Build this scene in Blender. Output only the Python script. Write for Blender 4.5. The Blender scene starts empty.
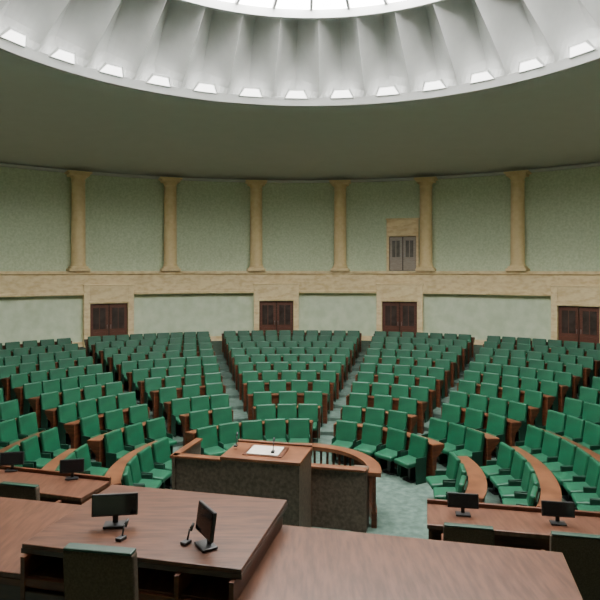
import bpy, bmesh, math, random
from mathutils import Matrix, Vector
random.seed(4)
D=math.radians
SX,SY=-0.1,12.4      # centre of the hall
DX,DY=0.35,12.4      # centre of the dome
ZC=4.9               # eye height

# ---------------------------------------------------------------- materials
def mat(name,c1,c2=None,scale=5,stretch=(1,1,1),rough=0.6,detail=6,bump=0.0,spec=0.5,contrast=(0.35,0.65),emit=None,metal=0):
    m=bpy.data.materials.new(name); m.use_nodes=True
    nt=m.node_tree; b=nt.nodes['Principled BSDF']
    b.inputs['Roughness'].default_value=rough
    b.inputs['Metallic'].default_value=metal
    b.inputs['Specular IOR Level'].default_value=spec
    if c2 is None: c2=c1
    tc=nt.nodes.new('ShaderNodeTexCoord'); mp=nt.nodes.new('ShaderNodeMapping')
    mp.inputs['Scale'].default_value=stretch
    nz=nt.nodes.new('ShaderNodeTexNoise'); nz.inputs['Scale'].default_value=scale; nz.inputs['Detail'].default_value=detail
    cr=nt.nodes.new('ShaderNodeValToRGB')
    cr.color_ramp.elements[0].position=contrast[0]; cr.color_ramp.elements[0].color=(*c1,1)
    cr.color_ramp.elements[1].position=contrast[1]; cr.color_ramp.elements[1].color=(*c2,1)
    nt.links.new(tc.outputs['Object'],mp.inputs['Vector']); nt.links.new(mp.outputs[0],nz.inputs['Vector'])
    nt.links.new(nz.outputs['Fac'],cr.inputs['Fac']); nt.links.new(cr.outputs[0],b.inputs['Base Color'])
    if bump:
        bp=nt.nodes.new('ShaderNodeBump'); bp.inputs['Strength'].default_value=bump; bp.inputs['Distance'].default_value=0.02
        nt.links.new(nz.outputs['Fac'],bp.inputs['Height']); nt.links.new(bp.outputs[0],b.inputs['Normal'])
    if emit:
        b.inputs['Emission Color'].default_value=(*emit[:3],1); b.inputs['Emission Strength'].default_value=emit[3]
    return m
M={}
M['wall_up']=mat('sage_plaster',(0.53,0.63,0.43),(0.66,0.75,0.56),10,rough=.8,detail=14)
M['wall_low']=mat('pale_marble',(0.58,0.68,0.47),(0.72,0.80,0.61),2.2,detail=14,rough=.6)
M['stone']=mat('travertine',(0.74,0.55,0.28),(0.90,0.73,0.44),3.0,stretch=(1,1,2),detail=14,rough=.6,contrast=(.35,.6))
M['stone2']=mat('sandstone_column',(0.78,0.60,0.31),(0.85,0.67,0.38),5,detail=10,rough=.5)
M['ceil']=mat('ceiling_plaster',(0.61,0.63,0.60),(0.63,0.65,0.62),1.5,rough=.9)
M['cone']=mat('white_plaster',(0.62,0.63,0.62),(0.65,0.66,0.65),3,rough=.7)
M['carpet']=mat('carpet',(0.050,0.082,0.066),(0.088,0.130,0.108),6,detail=12,rough=.95,spec=.15)
M['wood']=mat('red_wood',(0.055,0.017,0.007),(0.110,0.036,0.015),3,stretch=(1,1,6),rough=.42,spec=.35)
M['wood_top']=mat('desk_top_wood',(0.050,0.019,0.010),(0.105,0.043,0.023),3,stretch=(1,7,1),rough=.38,detail=14,spec=.38)
M['wood_top2']=mat('desk_top_wood_light',(0.066,0.027,0.015),(0.12,0.052,0.030),3,stretch=(7,1,1),rough=.36,detail=14,spec=.38)
M['rail']=mat('rail_wood',(0.09,0.033,0.014),(0.155,0.062,0.028),3,stretch=(1,1,6),rough=.4,spec=.35)
M['wood_dark']=mat('dark_wood',(0.03,0.013,0.008),(0.055,0.026,0.015),5,stretch=(1,1,6),rough=.4)
M['granite']=mat('brown_granite',(0.052,0.035,0.024),(0.115,0.083,0.058),16,detail=12,rough=.45)
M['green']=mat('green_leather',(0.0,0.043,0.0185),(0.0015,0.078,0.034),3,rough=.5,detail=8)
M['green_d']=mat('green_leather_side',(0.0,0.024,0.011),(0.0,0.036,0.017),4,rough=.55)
M['fabric']=mat('brown_grey_fabric',(0.060,0.042,0.028),(0.088,0.064,0.044),60,rough=.9,spec=.2)
M['black']=mat('black_plastic',(0.012,0.012,0.013),rough=.4)
M['screen']=mat('screen_glass',(0.01,0.011,0.012),rough=.12)
M['metal']=mat('brushed_metal',(0.35,0.35,0.34),rough=.3,metal=.9)
M['doorwood']=mat('door_wood',(0.10,0.032,0.018),(0.155,0.056,0.034),5,stretch=(1,1,5),rough=.4)
M['pane']=mat('door_pane',(0.04,0.03,0.026),(0.08,0.062,0.054),3,rough=.2)
M['pane_g']=mat('door_pane_grey',(0.10,0.09,0.08),(0.16,0.15,0.13),3,rough=.2)
M['doorgrey']=mat('gallery_door_wood',(0.30,0.25,0.20),(0.38,0.33,0.27),5,stretch=(1,1,5),rough=.4)
M['paper']=mat('paper',(0.42,0.39,0.33),(0.5,0.46,0.4),20,rough=.8)
M['glass_sky']=mat('skylight_glass',(0.9,0.9,0.9),emit=(1.0,0.985,0.95,23.5))
M['vent']=mat('cove_light',(0.9,0.9,0.9),emit=(1,0.98,0.94,5.0))
M['mull']=mat('white_steel',(0.3,0.3,0.3),rough=.5)

# ---------------------------------------------------------------- builder
class B:
    def __init__(s): s.bm=bmesh.new(); s.mats=[]
    def mi(s,k):
        if k not in s.mats: s.mats.append(k)
        return s.mats.index(k)
    def box(s,c,size,k,rot=(0,0,0),bev=0.0,M0=None,seg=2):
        mx=Matrix.Translation(c)@Matrix.Rotation(rot[2],4,'Z')@Matrix.Rotation(rot[1],4,'Y')@Matrix.Rotation(rot[0],4,'X')
        if M0 is not None: mx=M0@mx
        t=bmesh.new(); bmesh.ops.create_cube(t,size=1)
        for v in t.verts: v.co=Vector((v.co.x*size[0],v.co.y*size[1],v.co.z*size[2]))
        if bev: bmesh.ops.bevel(t,geom=list(t.edges),offset=bev,segments=seg,profile=.5,affect='EDGES')
        s.merge(t,mx,k)
    def bx(s,x0,x1,y0,y1,z0,z1,k,M0=None,bev=0):
        s.box(((x0+x1)/2,(y0+y1)/2,(z0+z1)/2),(x1-x0,y1-y0,z1-z0),k,bev=bev,M0=M0)
    def cyl(s,c,r1,r2,h,k,seg=16,rot=(0,0,0),M0=None):
        mx=Matrix.Translation(c)@Matrix.Rotation(rot[2],4,'Z')@Matrix.Rotation(rot[1],4,'Y')@Matrix.Rotation(rot[0],4,'X')
        if M0 is not None: mx=M0@mx
        t=bmesh.new(); bmesh.ops.create_cone(t,cap_ends=True,segments=seg,radius1=r1,radius2=r2,depth=h)
        s.merge(t,mx,k,smooth=True)
    def lathe(s,c,prof,k,seg=28):
        rings=[]
        for (r,z) in prof:
            rings.append([s.bm.verts.new((c[0]+r*math.cos(2*math.pi*i/seg),c[1]+r*math.sin(2*math.pi*i/seg),c[2]+z)) for i in range(seg)])
        m=s.mi(k)
        for a,b in zip(rings[:-1],rings[1:]):
            for i in range(seg):
                f=s.bm.faces.new((a[i],a[(i+1)%seg],b[(i+1)%seg],b[i])); f.material_index=m; f.smooth=True
    def merge(s,t,mx,k,smooth=False):
        m=s.mi(k); vm={}
        for v in t.verts: vm[v]=s.bm.verts.new(mx@v.co)
        for f in t.faces:
            nf=s.bm.faces.new([vm[v] for v in f.verts]); nf.material_index=m; nf.smooth=smooth and len(f.verts)==4
        t.free()
    def arc(s,prof,a0,a1,k,step=2.0,c=(SX,SY),closed=True,caps=True,smooth=False):
        full=abs(a1-a0)>=359.9
        n=max(1,int(math.ceil(abs(a1-a0)/step))); rows=[]
        for i in range(n if full else n+1):
            a=D(a0+(a1-a0)*i/n)
            rows.append([s.bm.verts.new((c[0]+r*math.sin(a),c[1]+r*math.cos(a),z)) for r,z in prof])
        m=s.mi(k); L=len(prof)
        pairs=list(zip(rows,rows[1:]+([rows[0]] if full else [])))
        if not full: pairs=pairs[:n]
        for A,Bq in pairs:
            for j in range(L if closed else L-1):
                f=s.bm.faces.new((A[j],A[(j+1)%L],Bq[(j+1)%L],Bq[j])); f.material_index=m; f.smooth=smooth
        if caps and closed and not full:
            for R_ in (rows[0],rows[-1]):
                f=s.bm.faces.new(R_); f.material_index=m
    def path(s,pts,w,z0,z1,k):
        n=len(pts); L=[];R=[]
        for i,p in enumerate(pts):
            a=Vector(pts[max(0,i-1)]);b=Vector(pts[min(n-1,i+1)]); d=(b-a).normalized(); nn=Vector((-d.y,d.x))*w/2
            P=Vector(p); L.append(P+nn);R.append(P-nn)
        m=s.mi(k); rows=[[s.bm.verts.new((q.x,q.y,z)) for q,z in ((l,z0),(l,z1),(r,z1),(r,z0))] for l,r in zip(L,R)]
        for A,Bq in zip(rows[:-1],rows[1:]):
            for j in range(4):
                f=s.bm.faces.new((A[j],A[(j+1)%4],Bq[(j+1)%4],Bq[j])); f.material_index=m
        for R_ in (rows[0],rows[-1]):
            f=s.bm.faces.new(R_); f.material_index=m
    def mesh(s,name):
        bmesh.ops.recalc_face_normals(s.bm,faces=s.bm.faces[:])
        me=bpy.data.meshes.new(name); s.bm.to_mesh(me); s.bm.free()
        for k in s.mats: me.materials.append(M[k])
        return me
    def obj(s,name,mx=None):
        o=bpy.data.objects.new(name,s.mesh(name)); bpy.context.collection.objects.link(o)
        if mx is not None: o.matrix_world=mx
        return o
def P(r,a,z=0): return (SX+r*math.sin(D(a)),SY+r*math.cos(D(a)),z)
def PD(r,a,z=0): return (DX+r*math.sin(D(a)),DY+r*math.cos(D(a)),z)

# ---------------------------------------------------------------- rows / tiers
NR=11; R0=3.35; PITCH=1.26; RISE=0.105
def rr(i): return R0+PITCH*i
def zz(i): return RISE*i
ZB=zz(NR-1)+0.0

# floor
b=B()
b.bx(-22,22,-9.5,34.5,-0.3,0.0,'carpet'); b.obj('floor')
b=B()
for i in range(1,NR):
    r0=rr(i)-0.80; r1=rr(i+1)-0.80 if i<NR-1 else 20.95
    b.arc([(r0,0.0),(r0,zz(i)),(r1,zz(i)),(r1,0.0)],-122,122,'carpet',step=2)
b.obj('floor_tiers')

# ---------------------------------------------------------------- walls
RW=20.9; ZT=9.85
b=B(); b.arc([(RW,4.7),(RW,ZT+0.15),(RW+.3,ZT+0.15),(RW+.3,4.7)],0,360,'wall_up',step=1.5,smooth=False); b.obj('wall_upper')
b=B(); b.arc([(RW-.1,0.0),(RW-.1,3.7),(RW+.3,3.7),(RW+.3,0.0)],0,360,'wall_low',step=1.5); b.obj('wall_lower')
b=B()
b.arc([(20.35,3.66),(20.35,3.78),(20.42,3.80),(20.42,4.66),(20.28,4.70),(20.28,4.84),(RW+.05,4.84),(RW+.05,3.62),(20.75,3.62)],0,360,'stone',step=1.5)
b.obj('trim_gallery_band')
b=B(); b.arc([(20.68,zz(NR-1)-.02),(20.68,ZB+.25),(RW,ZB+.25),(RW,ZB-.02)],-121,121,'stone',step=1.5); b.obj('baseboard_hall')
b=B(); b.arc([(20.6,ZT-.12),(20.6,ZT),(RW+.05,ZT),(RW+.05,ZT-.12)],0,360,'ceil',step=1.5); b.obj('trim_cornice')

# columns: 28 around the hall
def column_mesh():
    b=B()
    b.box((0,0,.07),(1.00,.8,.14),'stone2',bev=.02)
    b.box((0,0,.19),(.82,.72,.10),'stone2',bev=.02)
    prof=[(.37,.24),(.38,.28),(.37,.33),(.35,.36),(.34,.42)]
    for i in range(1,8): prof.append((.34-.02*(i/7)**1.5,.42+3.9*i/7))
    prof+=[(.345,4.34),(.345,4.40),(.315,4.42),(.33,4.49),(.38,4.58),(.40,4.64)]
    b.lathe((0,0,0),prof,'stone2')
    b.box((0,0,4.70),(.95,.8,.13),'stone2',bev=.02)
    b.box((0,0,4.81),(1.15,.88,.10),'stone2',bev=.02)
    return b.mesh('column')
cm=column_mesh()
CR=20.44; H28=360/28
for k in range(28):
    a=H28*(k+.5)
    if a>180: a-=360
    o=bpy.data.objects.new('column',cm); bpy.context.collection.objects.link(o)
    o.matrix_world=Matrix.Translation(P(CR,a,4.84))@Matrix.Rotation(-D(a),4,'Z')
    o.scale=(1,1,(ZT-.1-4.84)/4.86)

# doors
def door_mesh(w,h,sw,top,pane,wd='doorwood'):
    b=B()
    b.bx(-w/2-sw,-w/2,-.12,.35,0,top,'stone',bev=.015); b.bx(w/2,w/2+sw,-.12,.35,0,top,'stone',bev=.015)
    b.bx(-w/2,w/2,-.12,.35,h,top,'stone',bev=.015)
    b.bx(-w/2-sw-.04,w/2+sw+.04,-.16,.35,top,top+.08,'stone',bev=.02)
    b.bx(-w/2-.06,w/2+.06,-.17,-.10,h+.02,h+.14,'stone',bev=.015)
    b.bx(-w/2,w/2,.10,.16,0,h,'wood_dark')
    n=2; lw=w/n
    for i in range(n):
        x0=-w/2+i*lw
        b.bx(x0+.03,x0+lw-.03,.05,.11,.02,h-.03,wd,bev=.01)
        b.bx(x0+.16,x0+lw-.16,.03,.07,h*.40,h-.22,pane,bev=.01)
        b.bx(x0+.16,x0+lw-.16,.035,.07,.14,h*.34,wd,bev=.01)
        b.bx(x0+lw/2-.02,x0+lw/2+.02,.02,.06,h*.40,h-.22,wd)
        b.cyl((x0+(lw-.09 if i==0 else .09),.02,h*.45),.015,.015,.22,'metal',8)
    return b.mesh('door')
dm=door_mesh(1.85,2.15,.30,3.05,'pane')
for n,a in enumerate([-76.5,-52,-28,-3.35,15.4,40,64.6,89]):
    o=bpy.data.objects.new('door_%d'%(n+1),dm); bpy.context.collection.objects.link(o)
    o.matrix_world=Matrix.Translation(P(20.42,a,ZB))@Matrix.Rotation(-D(a),4,'Z')
gm=door_mesh(1.45,1.85,.13,2.75,'pane_g','doorgrey')
o=bpy.data.objects.new('door_gallery',gm); bpy.context.collection.objects.link(o)
o.matrix_world=Matrix.Translation(P(20.78,15.75,4.86))@Matrix.Rotation(-D(15.75),4,'Z')

# ---------------------------------------------------------------- ceiling
RR,ZR=8.9,10.75
b=B()
m=b.mi('ceil'); rows=[]
NA=180
for q in range(NA):
    a=D(360*q/NA); pr=[]
    ow=Vector(P(RW+.2,360*q/NA)); iw=Vector(PD(RR,360*q/NA))
    for i in range(11):
        t=i/10; p=ow.lerp(iw,t); z=ZT+(ZR-ZT)*(1-(1-t)**1.6)
        pr.append(b.bm.verts.new((p.x,p.y,z)))
    pr.append(b.bm.verts.new((iw.x,iw.y,ZR+.3))); pr.append(b.bm.verts.new((ow.x,ow.y,ZR+.3)))
    rows.append(pr)
for q in range(NA):
    A=rows[q];C=rows[(q+1)%NA]
    for j in range(12):
        f=b.bm.faces.new((A[j],A[j+1],C[j+1],C[j])); f.material_index=m; f.smooth=j<10
b.obj('ceiling')
DC=(DX,DY)
b=B(); b.arc([(RR+.06,ZR-.05),(RR+.06,ZR+.02),(RR-.16,ZR+.26),(RR-.26,ZR+.20),(RR-.10,ZR-.05)],0,360,'cone',step=2,c=DC); b.obj('trim_dome_ring')
# fluted cone
NF=34; R2,Z2=6.35,12.82; PH=-3.2
b=B(); m=b.mi('cone')
def fl(t,ph):
    r=RR-.20+(R2-RR+.20)*t; z=ZR+.12+(Z2-ZR-.12)*(t**0.9)
    d=abs(ph)            # 0 centre of the flute, 1 at the rib
    env=min(1,t/.12)*(.55+.5*t)*(1-.2*max(0,(t-.85)/.15))
    depth=1.35*(1-d**1.1)*env
    return r+depth*.74,z+depth*.50
sub=12; NT=12
grid=[]
for j in range(NT+1):
    row=[]
    for i in range(NF*sub):
        ph=((i%sub)/sub)*2-1
        r,z=fl(j/NT,ph); a=(i/sub-.5)*360/NF+PH
        row.append(b.bm.verts.new(PD(r,a,z)))
    grid.append(row)
N=NF*sub
for j in range(NT):
    for i in range(N):
        f=b.bm.faces.new((grid[j][i],grid[j][(i+1)%N],grid[j+1][(i+1)%N],grid[j+1][i])); f.smooth=False; f.material_index=m
b.obj('fluted_dome')
b=B(); b.arc([(R2-.02,Z2-.05),(R2-.02,Z2+.22),(R2+.12,Z2+.25),(R2+1.3,Z2+.65),(R2+1.3,Z2+.5),(R2+.15,Z2+.1),(R2+.12,Z2-.05)],0,360,'cone',step=2,c=DC); b.obj('trim_oculus')
b=B(); b.arc([(RR+.9,ZR+.25),(RR+.9,Z2+.8),(R2+.5,Z2+.8),(R2+.5,Z2+.9),(RR+1.1,Z2+.9),(RR+1.1,ZR+.25)],0,360,'cone',step=4,c=DC); b.obj('wall_dome_drum')
b=B(); b.arc([(0.01,Z2+.55),(R2+.3,Z2+.30),(R2+.3,Z2+.36),(0.01,Z2+.61)],0,360,'glass_sky',step=5,c=DC)
for k in range(34):
    a=360/34*k
    mx=Matrix.Translation((DX,DY,0))@Matrix.Rotation(-D(a),4,'Z')
    b.box((0,R2/2+1,Z2+.33),(.09,R2-1.6,.14),'mull',rot=(-0.04,0,0),M0=mx)
for r in (1.8,3.2,4.4,5.4): b.arc([(r,Z2+.28),(r+.10,Z2+.28),(r+.10,Z2+.46),(r,Z2+.46)],0,360,'mull',step=6,c=DC)
b.obj('window_skylight')
# added light under the skylight edge, no real fixture, imitates sun raking the flutes
for (lx,ly,pw) in ((DX+4.2,DY+1.5,480),):
    ld=bpy.data.lights.new('added_flute_light','POINT'); ld.energy=pw; ld.shadow_soft_size=.2; ld.color=(1,.98,.94)
    lo=bpy.data.objects.new('added_flute_light',ld); bpy.context.collection.objects.link(lo); lo.location=(lx,ly,Z2+.12)
# cove lights
def vent_mesh():
    b=B(); t=b.bm
    pts=[(-.38,0),(.38,0),(.24,.20),(-.24,.20)]
    vs=[t.verts.new((x,-z*.9,z)) for x,z in pts]; f=t.faces.new(vs); f.material_index=b.mi('vent')
    fr=[(-.44,-.04),(.44,-.04),(.29,.25),(-.29,.25)]
    o=[t.verts.new((x,-z*.9+.03,z+.03)) for x,z in fr]
    i2=[t.verts.new((x,-z*.9,z)) for x,z in pts]; mi=b.mi('cone')
    for q in range(4):
        f=t.faces.new((o[q],o[(q+1)%4],i2[(q+1)%4],i2[q])); f.material_index=mi
    return b.mesh('cove_light')
vm=vent_mesh()
for k in range(NF):
    a=360/NF*k+PH
    o=bpy.data.objects.new('cove_light',vm); bpy.context.collection.objects.link(o)
    o.matrix_world=Matrix.Translation(PD(RR-.30,a,ZR+.16))@Matrix.Rotation(-D(a),4,'Z')

# ---------------------------------------------------------------- chairs
def chair():
    b=B()
    b.box((0,-.30,.45),(.53,.50,.11),'green',rot=(D(4),0,0),bev=.035)
    b.box((0,-.03,.73),(.56,.10,.56),'green',rot=(D(-10),0,0),bev=.035)
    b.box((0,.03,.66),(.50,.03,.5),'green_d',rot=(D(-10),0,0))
    b.box((0,-.24,.375),(.44,.36,.05),'wood_dark')
    for sx in (-.283,.283):
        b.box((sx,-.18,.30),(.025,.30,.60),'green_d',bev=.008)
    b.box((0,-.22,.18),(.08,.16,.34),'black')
    b.box((0,-.22,.015),(.3,.3,.03),'black',bev=.005)
    return b.mesh('assembly_chair')
chm=chair()
def aA(r): return 11.7
def aB(r): return -11.9-30/r
def aC(r): return 24+93.5/r
def aD(r): return -32.3-48.5/r
def aF(r): return min(78,40+160/r)
def aE(r): return max(-80,-42-160/r)
CP=0.60
def place_chair(r,a,z):
    o=bpy.data.objects.new('assembly_chair',chm); bpy.context.collection.objects.link(o)
    o.matrix_world=Matrix.Translation(P(r,a,z))@Matrix.Rotation(-D(a)+D(random.uniform(-1.5,1.5)),4,'Z')
for i in range(NR):
    r=rr(i); z=zz(i)
    amax=min(121,math.degrees(math.acos(max(-1,min(1,(9.5-SY)/r)))))
    amaxL=min(112,math.degrees(math.acos(max(-1,min(1,(11.35-SY)/r)))))
    if i==0: cuts=[-108,-54,aA(r),73,118]; gw=[0,.42,.30,.42,0]
    else: cuts=[-amaxL,aE(r),aD(r),aB(r),aA(r),aC(r),aF(r),amax]; gw=[0]+[.31]*6+[0]
    for s in range(len(cuts)-1):
        a0=cuts[s]+math.degrees(gw[s]/r); a1=cuts[s+1]-math.degrees(gw[s+1]/r)
        if a1-a0<3: continue
        n=int(D(a1-a0)*r/CP+.12)
        if n<1: continue
        b=B()
        b.arc([(r+.13,z),(r+.13,z+.84),(r+.17,z+.84),(r+.17,z)],a0,a1,'wood',step=2.5)
        b.arc([(r+.10,z+.84),(r+.10,z+.875),(r+.44,z+.855),(r+.44,z+.82)],a0,a1,'rail' if i<2 else 'wood',step=2.5)
        b.arc([(r+.17,z+.62),(r+.17,z+.65),(r+.40,z+.65),(r+.40,z+.62)],a0,a1,'wood_dark',step=4)
        for ae in (a0,a1):
            da=math.degrees(.02/r)
            b.arc([(r+.10,z),(r+.09,z+.865),(r+.43,z+.85),(r+.43,z+.78),(r+.20,z+.55),(r+.20,z)],ae-da,ae+da,'wood',step=4)
        b.obj('curved_bench_desk')
        step=(a1-a0)/n
        for q in range(n):
            a=a0+step*(q+.5)
            x,y,_=P(r,a,z)
            if abs(x)>0.62*y+1.5: continue
            place_chair(r,a,z)

# ---------------------------------------------------------------- podium
def frame(px,py,ang): return Matrix.Translation((px,py,0))@Matrix.Rotation(D(-ang),4,'Z')
F=frame(-.136,6.26,13)
b=B()
b.bx(-9,4.2,-12,.15,0,1.45,'carpet',M0=F)
b.obj('floor_podium')
b=B(); b.bx(-9.0,-2.9,.15,2.85,0,.72,'carpet',M0=F); b.bx(1.3,7.0,.15,2.35,0,.72,'carpet',M0=F); b.obj('floor_side_podium')
# long lower desk
b=B()
b.bx(-7.0,2.68,-1.50,0,2.19,2.24,'wood_top2',M0=F,bev=.008)
b.bx(-7.0,2.68,-1.505,0.004,2.13,2.19,'wood',M0=F)
b.bx(-6.95,2.64,-.06,-.02,1.45,2.13,'wood',M0=F)
b.bx(2.58,2.63,-1.45,-.06,1.45,2.13,'wood',M0=F)
b.bx(-6.95,-6.9,-1.45,-.06,1.45,2.13,'wood',M0=F)
for x in (-6.1,-5.3,-4.5,-3.6,-2.75,.35,1.2): 
    b.bx(x,x+.05,-1.42,-.06,1.45,2.13,'wood_dark',M0=F)
for x in (-3.55,-2.70):
    for q in range(3):
        b.bx(x,x+.72,-1.46,-1.40,1.5+q*.21,1.69+q*.21,'wood_dark',M0=F,bev=.01)
b.obj('presidium_table')
# raised central desk
b=B()
b.bx(-2.02,0,-1.49,0.01,2.46,2.50,'wood_top',M0=F,bev=.006)
b.bx(-2.025,.005,-1.495,0.015,2.42,2.462,'wood_dark',M0=F)
b.bx(-1.98,-.04,-1.12,-.03,2.242,2.42,'wood',M0=F)
for x in (-1.98,-1.50,-.55,-.08):
    b.bx(x,x+.04,-1.56,-1.51,1.45,2.42,'wood',M0=F)
    b.bx(x,x+.04,-1.51,-1.10,2.242,2.42,'wood',M0=F)
b.bx(-1.97,-.06,-1.55,-1.51,2.17,2.235,'wood',M0=F)
for x0,x1 in ((-1.94,-1.50),(-.51,-.08)):
    for q in range(3): b.bx(x0,x1,-1.56,-1.51,1.5+q*.22,1.69+q*.22,'wood_dark',M0=F,bev=.01)
b.obj('speaker_desk')

# monitors / mics
def monitor(x,y,z,yaw,w=.46,h=.27,tilt=8):
    b=B()
    b.box((0,0,.015),(.20,.14,.02),'black',bev=.006)
    b.box((0,.03,.10),(.05,.03,.18),'black',bev=.006)
    b.box((0,0,.10+h/2),(w,.03,h),'black',rot=(D(-tilt),0,0),bev=.008)
    b.box((0,-.0165,.10+h/2+.002),(w-.03,.006,h-.03),'screen',rot=(D(-tilt),0,0))
    b.obj('desk_monitor',Matrix.Translation((x,y,z))@Matrix.Rotation(D(yaw),4,'Z'))
def mic(x,y,z,yaw,h=.22):
    b=B()
    b.box((0,0,.015),(.06,.09,.03),'black',bev=.006)
    b.cyl((0,-.03,h/2),.008,.008,h,'black',8,rot=(D(18),0,0))
    b.cyl((0,-.06-.02,h),.017,.014,.07,'black',10,rot=(D(40),0,0))
    b.obj('desk_microphone',Matrix.Translation((x,y,z+.001))@Matrix.Rotation(D(yaw),4,'Z'))
def px(x,y,z):
    Y=600*(ZC-z)/(y-270); return ((x-300)/600*Y,Y)
X,Y=px(115,526,2.5); monitor(X,Y,2.501,8,.42,.20)
X,Y=px(206,547,2.5); monitor(X,Y,2.501,-58,.34,.25)
for p in ((186,544),(121,540)):
    X,Y=px(p[0],p[1],2.5); mic(X,Y,2.5,150 if p[0]>150 else 160,.12)

def high_chair(x,y,z,yaw,w=.56,back=1.4,name='high_back_chair'):
    b=B()
    b.box((0,-.28,back-.42),(w,.09,.84),'fabric',rot=(D(4),0,0),bev=.02)
    b.box((0,-.31,back+.005),(w-.02,.09,.02),'green_d',bev=.008)
    b.box((0,0,.50),(w-.04,.50,.12),'green',bev=.03)
    b.box((0,0,.42),(w-.02,.48,.04),'wood_dark')
    for sx in (-1,1):
        b.box((sx*(w/2-.01),-.02,.70),(.05,.46,.04),'wood',bev=.01)
        for sy in (-.2,.18): b.box((sx*(w/2-.03),sy,.35),(.045,.045,.70),'wood',bev=.006)
    b.obj(name,Matrix.Translation((x,y,z))@Matrix.Rotation(D(yaw),4,'Z'))
high_chair(-1.32,4.42,1.45,-10,.52,back=1.53)

def side_desk(px_,py_,ang,L,sgn):
    Fd=frame(px_,py_,ang)
    x0,x1=(0,L) if sgn>0 else (-L,0)
    b=B()
    b.bx(x0,x1,-.78,0,1.44,1.50,'wood_top2',M0=Fd,bev=.008)
    b.bx(x0+.03,x1-.03,-.06,-.02,.0,1.44,'wood',M0=Fd)
    b.bx(x0+.02,x0+.06,-.74,-.05,.72,1.44,'wood',M0=Fd); b.bx(x1-.06,x1-.02,-.74,-.05,.72,1.44,'wood',M0=Fd)
    b.bx(x0-.0,x1+.0,-.05,.0,1.50,1.56,'wood',M0=Fd,bev=.006)
    b.obj('government_bench_desk')
side_desk(1.86,8.78,12,3.9,1)
side_desk(-3.05,9.70,16,3.9,-1)
for p in ((463,515),(558,524)):
    X,Y=px(p[0],p[1],1.5); monitor(X,Y,1.501,-10,.42,.20)
for p in ((12,470),(72,478)):
    X,Y=px(p[0],p[1]+1,1.5); monitor(X,Y,1.501,12,.38,.22)
high_chair(2.12,7.62,.72,-12,.60,1.05)
high_chair(3.32,7.15,.72,-12,.75,1.14)
high_chair(4.5,6.9,.72,-12,.75,1.14)
high_chair(-3.95,8.9,.72,-14,.62,1.10)
high_chair(-4.9,9.15,.72,-14,.62,1.10)

# ---------------------------------------------------------------- rostrum
G=frame(0.0,9.95,14)
b=B()
b.bx(-1.42,.0,0,.95,1.64,1.70,'rail',M0=G,bev=.01)
b.bx(-1.40,-.02,.02,.07,.0,1.64,'granite',M0=G)
b.bx(-1.40,-1.35,.07,.9,0,1.64,'granite',M0=G); b.bx(-.07,-.02,.07,.9,0,1.64,'granite',M0=G)
b.bx(-1.40,-.02,.88,.93,0,1.64,'wood',M0=G)
b.bx(-1.42,.0,.90,.97,1.70,1.74,'rail',M0=G,bev=.01)
b.box((-.72,.40,1.735),(.56,.42,.02),'paper',M0=G,rot=(D(3),0,0))
b.box((-.72,.42,1.715),(.7,.5,.02),'wood',M0=G,rot=(D(3),0,0))
# left wing
b.bx(-2.75,-1.42,1.0,1.06,0,1.28,'granite',M0=G); b.bx(-2.80,-1.42,.96,1.14,1.28,1.33,'rail',M0=G,bev=.008)
b.bx(-2.78,-2.72,.95,2.2,0,1.28,'granite',M0=G); b.bx(-2.82,-2.68,.95,2.2,1.28,1.33,'rail',M0=G)
# right wing
b.bx(-.7,.68,1.52,1.60,0,1.12,'granite',M0=G); b.bx(-.7,.90,1.47,1.66,1.12,1.17,'rail',M0=G,bev=.008)
b.bx(.62,.90,1.5,1.9,0,1.12,'granite',M0=G)
b.obj('rostrum')
# curved balustrade
b=B()
pts=[]
for t in range(0,21):
    a=D(-8+ t*5.6)
    pts.append((-.05+1.50*math.sin(a),11.75+1.5*math.cos(a)))
pts=[(-1.3,13.25),(-.8,13.28)]+pts
b.path(pts,.26,.97,1.05,'rail'); b.path(pts,.10,.0,.30,'wood')
b.path(pts[13:],.06,.28,.98,'wood')
for q in range(len(pts)-1):
    A=Vector(pts[q]);C=Vector(pts[q+1]); L=(C-A).length; n=max(1,int(L/.12))
    for w in range(n):
        p=A.lerp(C,w/n); b.box((p.x,p.y,.64),(.05,.05,.70),'wood')
b.obj('curved_balustrade')
for p in ((236,449),(273,455)):
    X,Y=px(p[0],p[1],1.7); mic(X,Y,1.745,170,.2)

# ---------------------------------------------------------------- world, camera
w=bpy.data.worlds.new('World'); bpy.context.scene.world=w; w.use_nodes=True
w.node_tree.nodes['Background'].inputs[0].default_value=(.8,.85,.9,1); w.node_tree.nodes['Background'].inputs[1].default_value=.5
cam=bpy.data.cameras.new('camera'); co=bpy.data.objects.new('camera',cam); bpy.context.collection.objects.link(co)
cam.sensor_width=36; cam.lens=36; cam.shift_y=-0.05
co.location=(0,0,ZC); co.rotation_euler=(D(90),0,0)
bpy.context.scene.camera=co
